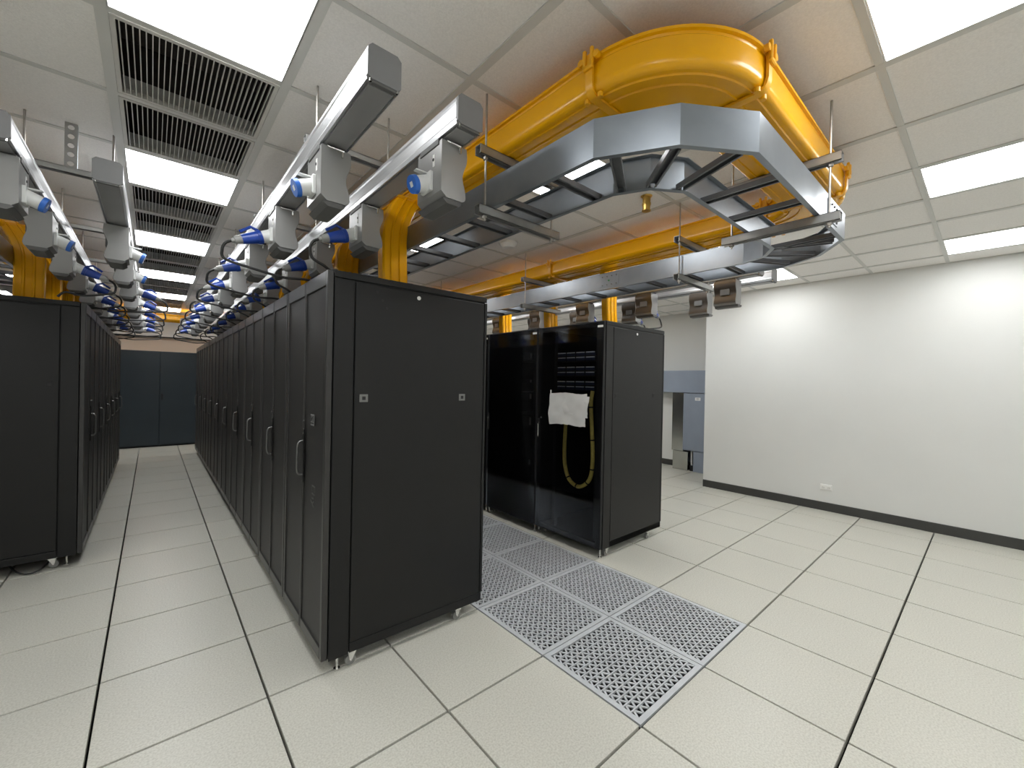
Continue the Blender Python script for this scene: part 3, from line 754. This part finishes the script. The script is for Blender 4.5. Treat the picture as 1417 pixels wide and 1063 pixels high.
def bus_hanger(xa, xb, y, label, slotted=False):
    t = empty('busway_hanger', (0, y, 0))
    mb = MB(); strut_bar(mb, (xa-0.05,0,2.540), (xb+0.05,0,2.540), 0.036, 0.030); mb.build('strut', 'strut', t)
    for x in (xa, xb):
        mb = MB(); rod(mb, x, 0, 2.545, ZC); mb.cyl((x,0,2.571),(x,0,2.582),0.011,n=6); mb.build('threaded_rod', 'zinc', t)
    if slotted:
        x = (xa+xb)/2
        # slotted plate: ladder of small boxes around five round-ish holes
        mb = MB(); zt, zb = ZC, 2.572; nh = 5; hp = (zt-zb)/nh; wd = 0.024
        for k in range(nh):
            zc = zb+hp*(k+0.5); N = 16; ring = [(0.013*math.cos(2*PI*q/N), 0.013*math.sin(2*PI*q/N)) for q in range(N)]
            def sq(a):
                c, s_ = math.cos(a), math.sin(a); mxx = max(abs(c)/wd, abs(s_)/(hp/2)); return (c/mxx, s_/mxx)
            for yy, sg in ((-0.002, 1), (0.002, -1)):
                for q in range(N):
                    a0, a1 = 2*PI*q/N, 2*PI*(q+1)/N
                    o0, o1 = sq(a0), sq(a1); i0, i1 = ring[q], ring[(q+1)%N]
                    pts_ = [(x+i0[0],yy,zc+i0[1]),(x+o0[0],yy,zc+o0[1]),(x+o1[0],yy,zc+o1[1]),(x+i1[0],yy,zc+i1[1])]
                    mb.quad(*(pts_ if sg > 0 else pts_[::-1]))
            for q in range(N):
                i0, i1 = ring[q], ring[(q+1)%N]
                mb.quad((x+i0[0],-0.002,zc+i0[1]),(x+i1[0],-0.002,zc+i1[1]),(x+i1[0],0.002,zc+i1[1]),(x+i0[0],0.002,zc+i0[1]))
        mb.build('slotted_plate', 'strut', t)
        MB().box(x+wd-0.002,0.0,2.572,x+wd,0.03,ZC).build('plate_flange', 'galv', t)
    tag(t, label, 'hanger', 'busway hangers')
for k in range(7): bus_hanger(-1.075, -0.735, -0.15+1.22*k, f'{ORD[k]} threaded-rod hanger carrying the two middle busways, from the near end')
for k in range(6): bus_hanger(-2.130, -1.805, 1.04+1.17*k, 'slotted plate and rod hanger over the left busways' if k == 0 else f'{ORD[k]} plain rod hanger of the left busways behind the slotted plate', k == 0)
for k in range(3): bus_hanger(2.215, 2.545, -0.55+1.6*k, f'{ORD[k]} rod hanger of the right busways, from the near end')

# ------------------------------------------------------------------ ladder cable tray
TZ0, TZ1 = 2.290, 2.430
def rail(mb, pts, inward):
    """C-section side rail along a polyline; flanges point to 'inward' (+1 = right of travel)"""
    prof_w, t_ = 0.022, 0.0025
    P = [Vector(p) for p in pts]
    N = []
    for i in range(len(P)):
        ds = []
        if i > 0: ds.append((P[i]-P[i-1]).normalized())
        if i < len(P)-1: ds.append((P[i+1]-P[i]).normalized())
        ns = [Vector((d.y,-d.x)) for d in ds]; n = sum(ns, Vector((0,0))).normalized(); n = n/ max(0.3, n.dot(ns[0])); N.append(n)
    prof = [(0,0),(prof_w,0),(prof_w,t_),(t_,t_),(t_,TZ1-TZ0-t_),(prof_w,TZ1-TZ0-t_),(prof_w,TZ1-TZ0),(0,TZ1-TZ0)]
    if inward < 0: prof = [(-u,v) for u, v in prof][::-1]
    mb.sweep(prof, [(p.x,p.y,n.x,n.y) for p, n in zip(P, N)], TZ0)
def rung(par, p0, p1):
    p0, p1 = Vector(p0), Vector(p1); d = (p1-p0).normalized(); n = Vector((d.y,-d.x)); L = (p1-p0).length
    mb = MB(); w_, h_, t_ = 0.020, 0.022, 0.003
    prof = [(-w_,0),(-w_+0.008,0),(-w_+0.008,t_),(-w_+t_,t_),(-w_+t_,h_-t_),(w_-t_,h_-t_),(w_-t_,t_),(w_-0.008,t_),(w_-0.008,0),(w_,0),(w_,h_),(-w_,h_)]
    mb.sweep(prof, [(0,0,n.x,n.y),(d.x*L,d.y*L,n.x,n.y)], 0)
    o = mb.build('rung', 'rung', par); o.location = (p0.x, p0.y, TZ0+0.004)
tray = empty('cable_tray', (0,0,0))
YEND = 7.6
outer = [(-0.445,YEND),(-0.445,-1.23),(-0.300,-1.48),(-0.060,-1.64),(1.20,-1.64),(1.44,-1.48),(1.585,-1.23),(1.585,4.6)]
inner = [(-0.140,YEND),(-0.140,-1.10),(-0.075,-1.235),(0.050,-1.315),(1.09,-1.315),(1.215,-1.235),(1.280,-1.10),(1.280,4.6)]
mb = MB(); rail(mb, outer, -1); mb.build('side_rail', 'galv', tray)
mb = MB(); rail(mb, inner, 1); mb.build('side_rail', 'galv', tray)
for k in range(28): rung(tray, (-0.443, -1.02+0.30*k), (-0.142, -1.02+0.30*k))
rung(tray, (-0.388,-1.282), (-0.132,-1.135)); rung(tray, (-0.272,-1.448), (-0.084,-1.244)); rung(tray, (-0.087,-1.585), (0.024,-1.312))
for k in range(4): rung(tray, (0.22+0.30*k,-1.638), (0.22+0.30*k,-1.317))
rung(tray, (1.227,-1.585), (1.116,-1.312)); rung(tray, (1.412,-1.448), (1.224,-1.244)); rung(tray, (1.528,-1.282), (1.272,-1.135))
for k in range(18): rung(tray, (1.282,-0.98+0.30*k), (1.583,-0.98+0.30*k))
def splice(par, x, y, ax, m_='galv'):
    """bolted splice plate with a field of small bolt heads and an earth screw"""
    def Q(u, v, w0): return (x+u, y, v) if ax == 'y' else (x, y+u, v)
    p = MB()
    if ax == 'y': p.box(x-0.09,y-0.003,TZ0+0.02,x+0.09,y+0.0005,TZ1-0.02,0.001)
    else: p.box(x-0.003,y-0.09,TZ0+0.02,x+0.0005,y+0.09,TZ1-0.02,0.001)
    o = p.build('splice_plate', m_, par)
    for k in range(4):
        for v in (TZ0+0.035, TZ1-0.035):
            u = -0.07+0.0467*k
            b = MB()
            if ax == 'y': b.cyl((x+u,y-0.008,v),(x+u,y,v),0.005,n=6)
            else: b.cyl((x-0.008,y+u,v),(x,y+u,v),0.005,n=6)
            b.build('bolt', 'boxdark', o)
    gz = (TZ0+TZ1)/2
    (MB().cyl((x+0.005,y-0.009,gz),(x+0.005,y,gz),0.007,n=8) if ax == 'y' else MB().cyl((x-0.009,y+0.005,gz),(x,y+0.005,gz),0.007,n=8)).build('earth_screw', 'green', o)
splice(tray, 0.93, -1.6405, 'y'); splice(tray, 1.2795, -0.05, 'x'); splice(tray, -0.4455, 0.55, 'x')
tag(tray, 'galvanised ladder cable tray in a U loop under the yellow raceway', 'cable tray')
tl = empty('cable_tray', (0,0,0))
mb = MB(); rail(mb, [(-2.735,0.6),(-2.735,YEND)], 1); mb.build('side_rail', 'galv', tl)
mb = MB(); rail(mb, [(-2.430,0.6),(-2.430,YEND)], -1); mb.build('side_rail', 'galv', tl)
for k in range(23): rung(tl, (-2.733,0.75+0.30*k), (-2.432,0.75+0.30*k))
tag(tl, 'straight galvanised cable tray above the left racks at the photo edge', 'cable tray')

# ------------------------------------------------------------------ yellow raceway
RZ = 2.565
def race_prof():
    o = [(-0.163,0.128),(-0.163,0.117),(-0.152,0.115),(-0.150,0.106),(-0.153,0.102),(-0.153,0.100),(-0.153,0.036),(-0.153,0.033),(-0.152,0.022),(-0.148,0.011),(-0.141,0.004),(-0.132,0.0),(-0.130,0.0),(-0.116,0.0),(-0.113,-0.006),(-0.104,-0.006),(-0.101,0.0),(-0.064,0.0),(-0.061,-0.006),(-0.052,-0.006),(-0.049,0.0),(-0.020,0.0)]
    o = o + [(-u,v) for u, v in reversed(o)]
    i = [(0.147,0.128),(0.147,0.034),(0.134,0.012),(0.120,0.005),(-0.120,0.005),(-0.134,0.012),(-0.147,0.034),(-0.147,0.128)]
    return o + i
RP = race_prof()
def arc(cx, cy, r, a0, a1, n=18):
    out = []
    for k in range(n+1):
        a = math.radians(a0+(a1-a0)*k/n); out.append((cx+r*math.cos(a), cy+r*math.sin(a), math.cos(a), math.sin(a)))
    return out
def fix(prof, path):            # keep faces outward whichever way the normal points
    return prof
def straight(x0, y0, x1, y1):
    d = Vector((x1-x0,y1-y0)).normalized(); return [(x0,y0,d.y,-d.x),(x1,y1,d.y,-d.x)]
def channel(name, path, par, flip=False):
    p = [(-u,v) for u, v in RP][::-1] if flip else RP
    return MB().sweep(p, path, RZ).build(name, 'yellow', par, 33)
race = empty('fibre_raceway', (0,0,0))
XA, XB, YB_, RR_ = -0.25, 1.54, -1.47, 0.29
channel('straight_channel', straight(XA, 8.45, XA, YB_+RR_), race)
channel('bend', arc(XA+RR_, YB_+RR_, RR_, 180, 270), race)
channel('straight_channel', straight(XA+RR_, YB_, XB-RR_, YB_), race)
channel('bend', arc(XB-RR_, YB_+RR_, RR_, -90, 0), race)
channel('straight_channel', straight(XB, YB_+RR_, XB, 4.6), race)
def coupling(par, x, y, nx, ny):
    """clip band round the channel: u axis (nx,ny), travel axis perpendicular"""
    prof = [(-0.168,0.14),(-0.168,0.030),(-0.162,0.008),(-0.150,-0.008),(-0.132,-0.014),(0.132,-0.014),(0.150,-0.008),(0.162,0.008),(0.168,0.030),(0.168,0.14),(0.158,0.14),(0.158,0.030),(0.150,0.004),(0.130,-0.004),(-0.130,-0.004),(-0.150,0.004),(-0.158,0.030),(-0.158,0.14)]
    t = MB().sweep(prof, [(0,-0.016,1,0),(0,0.016,1,0)], 0).build('coupling', 'yellowclip', par, 40, loc=(x, y, RZ)); t.rotation_euler = (0,0,math.atan2(ny, nx))
    for s_ in (-1, 1):
        MB().box(s_*0.166,-0.024,0.085,s_*0.180,-0.010,0.155,0.003).build('prong', 'yellowclip', t)
        MB().box(s_*0.166,0.010,0.085,s_*0.180,0.024,0.155,0.003).build('prong', 'yellowclip', t)
        MB().box(s_*0.164,-0.024,0.078,s_*0.180,0.024,0.096,0.004).build('clip_bridge', 'yellowclip', t)
        for yy in (-0.030, 0.030):
            MB().cyl((s_*0.135,yy,-0.020),(s_*0.135,yy,-0.003),0.011,n=12).build('bolt', 'yellowclip', t, 40)
            MB().cyl((s_*0.160,yy*1.2,0.120),(s_*0.176,yy*1.2,0.120),0.013,n=12).build('wing_nut', 'yellowclip', t, 40)
coupling(race, XA, YB_+RR_+0.0, 1, 0); coupling(race, XA+RR_, YB_, 0, 1); coupling(race, XB-RR_, YB_, 0, 1); coupling(race, XB, YB_+RR_, 1, 0)
coupling(race, XA, 2.0, 1, 0); coupling(race, XB, 0.75, 1, 0); coupling(race, XA, 5.0, 1, 0)
def spout(par, x0, x1, y, zt, zb, wall_x):
    """downspout: ribbed U-channel falling from the raceway wall to the rack tops (faces -Y and -X side)"""
    xm = (x0+x1)/2; sg = 1 if wall_x > xm else -1
    mb = MB(); n = 10
    hw = abs(x1-x0)/2
    prof = [(-hw,0.055),(-hw,-0.005),(-hw+0.010,-0.016),(-hw*0.45,-0.016),(-hw*0.40,-0.024),(-hw*0.28,-0.024),(-hw*0.22,-0.016),(hw*0.22,-0.016),(hw*0.28,-0.024),(hw*0.40,-0.024),(hw*0.45,-0.016),(hw-0.010,-0.016),(hw,-0.005),(hw,0.055),(hw-0.005,0.055),(hw-0.005,-0.002),(hw-0.012,-0.011),(-hw+0.012,-0.011),(-hw+0.005,-0.002),(-hw+0.005,0.055)]
    N = len(prof)
    for k in range(n+1):
        v = k/n; z = zt+(zb-zt)*v; off = sg*0.085*max(0,1-v*2.2)**2
        yoff = 0.02*math.sin(v*PI)
        for u, q in prof: mb.v.append((xm+u+off, y+q+yoff, z))
    for k in range(n):
        for j in range(N):
            j2 = (j+1)%N; mb.f.append((k*N+j, (k+1)*N+j, (k+1)*N+j2, k*N+j2))
    mb.f.append(tuple(range(N))); mb.f.append(tuple(n*N+j for j in reversed(range(N))))
    mb.build('downspout', 'yellow', par, 30)
    a, b = sorted((wall_x, xm)); MB().box(a-0.02,y-0.02,zt-0.012,b+0.06 if sg > 0 else b+0.02,y+0.10,zt+0.004,0.003).build('outlet', 'yellowclip', par)
for k in range(10): spout(race, -0.60, -0.44, 0.20+0.8*k, 2.60, 2.03, -0.40)
for k in range(5): spout(race, 1.71, 1.87, 0.28+0.8*k, 2.60, 2.03, 1.69)
tag(race, 'glossy yellow fibre raceway curving in a U over the cable tray', 'cable raceway')
rl = empty('fibre_raceway', (0,0,0))
channel('straight_channel', straight(-2.62, 0.9, -2.62, 8.45), rl)
for k in range(6): spout(rl, -2.43, -2.27, 2.66+0.8*k, 2.60, 2.045, -2.47)
channel('cross_channel', straight(-2.80, 8.62, -0.07, 8.62), rl)
coupling(rl, -1.12, 8.62, 0, 1); coupling(rl, -2.62, 4.0, 1, 0)
tag(rl, 'yellow fibre raceway over the left racks, crossing the far end of the aisle', 'cable raceway')

# tray hangers: two struts and two rods each
def tray_hanger(p0, p1, label):
    t = empty('tray_hanger', (0,0,0))
    (x0,y0),(x1,y1) = p0, p1
    ax = abs(x1-x0) > abs(y1-y0); e = 0.045
    for z in (TZ0-0.042, RZ-0.047):
        mb = MB()
        if ax: strut_bar(mb, (x0-e,y0,z), (x1+e,y1,z))
        else: strut_bar(mb, (x0,y0-e,z), (x1,y1+e,z))
        o = mb.build('strut', 'strut', t)
        for (x, y) in (p0, p1):
            MB().cyl((x,y,z-0.012),(x,y,z-0.001),0.012,n=6).build('nut', 'zinc', o)
    for (x, y) in (p0, p1):
        mb = MB(); rod(mb, x, y, TZ0-0.065, ZC); mb.build('threaded_rod', 'zinc', t)
    tag(t, label, 'hanger', 'cable tray hangers')
for k in range(5): tray_hanger((-0.475,-0.630+1.65*k), (-0.035,-0.630+1.65*k), f'{ORD[k]} double-strut rod hanger under the tray over the middle racks')
tray_hanger((0.725,-1.672), (0.725,-1.245), 'double-strut rod hanger at the front of the tray loop')
for k in range(3): tray_hanger((1.255,-0.675+1.65*k), (1.725,-0.675+1.65*k), f'{ORD[k]} double-strut rod hanger under the tray over the right racks')
for k in range(3): tray_hanger((-2.80,1.9+2.0*k), (-2.41,1.9+2.0*k), f'{ORD[k]} rod hanger under the tray over the left racks')

# ------------------------------------------------------------------ far end of the aisle and wall recess
t = empty('navy_cabinet', (-2.14, 9.15, 0))
MB().box(0.0,0.02,0.03,1.28,0.85,1.985,0.004).build('body', 'navy', t)
for k in range(2):
    d = MB().box(0.006+0.637*k,0,0.045,0.631+0.637*k,0.022,1.970,0.003).build('door', 'navy', t)
    for z in (0.35, 1.70): MB().cyl((0.012+1.256*k,-0.006,z-0.04),(0.012+1.256*k,-0.006,z+0.04),0.007,n=8).build('hinge', 'inner', d)
    if k == 1: MB().box(0.665,-0.012,0.98,0.690,0.0,1.10,0.003).build('handle', 'inner', d)
MB().box(0.01,0.06,0.0,1.27,0.83,0.03).build('plinth', 'inner', t)
tag(t, 'dark navy double-door cabinet closing the far end of the aisle', 'cabinet')
t = empty('wall_trunking', (-3.6, YF, 2.37))
MB().box(0,-0.16,0.0,6.0,0,0.36,0.004).build('casing', 'white', t); MB().box(0,-0.165,-0.012,6.0,0,0.0).build('lower_edge', 'inner', t)
tag(t, 'white trunking along the back wall at the end of the aisle', 'trunking')
# recess: blue-grey electrical enclosure with header trunk, steel riser and lower box
PX = 5.47
t = empty('electrical_enclosure', (PX, 0.70, 0))
MB().box(0,0.0,1.365,0.27,1.35,1.755,0.004).build('header_trunk', 'bluegrey', t)
p = MB().box(0,0.02,0.355,0.27,0.690,1.355,0.004).build('panel_cabinet', 'bluegrey', t)
MB().box(-0.008,0.03,0.365,0.0,0.685,1.350,0.003).build('panel_door', 'bluegrey', p)
pl = MB().box(-0.011,0.385,1.235,-0.008,0.480,1.288,0.002).build('sign', 'white', t)
lm = obj('sign_lettering', text_mesh('ID', 0.045, 0.0005, 'emblem'), pl, (-0.0117, 0.432, 1.262)); lm.rotation_euler = (PI/2, 0, -PI/2)
MB().box(0,0.02,0.0,0.25,0.495,0.350,0.004).build('lower_box', 'bluegrey', t)
MB().cyl((0.05,0.545,0.1),(0.05,0.545,0.355),0.014,n=10).build('conduit', 'sock', t, 40)
MB().box(0.03,0.51,0.0,0.22,0.57,0.10,0.003).build('conduit_base', 'inner', t)
MB().box(0.0,0.595,0.0,0.24,0.870,0.33,0.003).build('riser_foot', 'steel', t)
MB().box(0.02,0.690,0.33,0.24,0.905,1.365,0.003).build('riser', 'steel', t)
tag(t, 'blue-grey electrical enclosure with steel riser in the wall recess', 'electrical cabinet')

# loose cable on the floor under the left row end rack
t = empty('floor_cable', (0,0,0))
MB().tube(spline([(-2.42,2.60,0.05),(-2.36,2.46,0.03),(-2.30,2.415,0.012),(-2.24,2.43,0.02),(-2.20,2.50,0.05)],6),0.006,7).build('sheath', 'cable', t, 60)
tag(t, 'thin black cable drooping under the left end rack', 'cable')
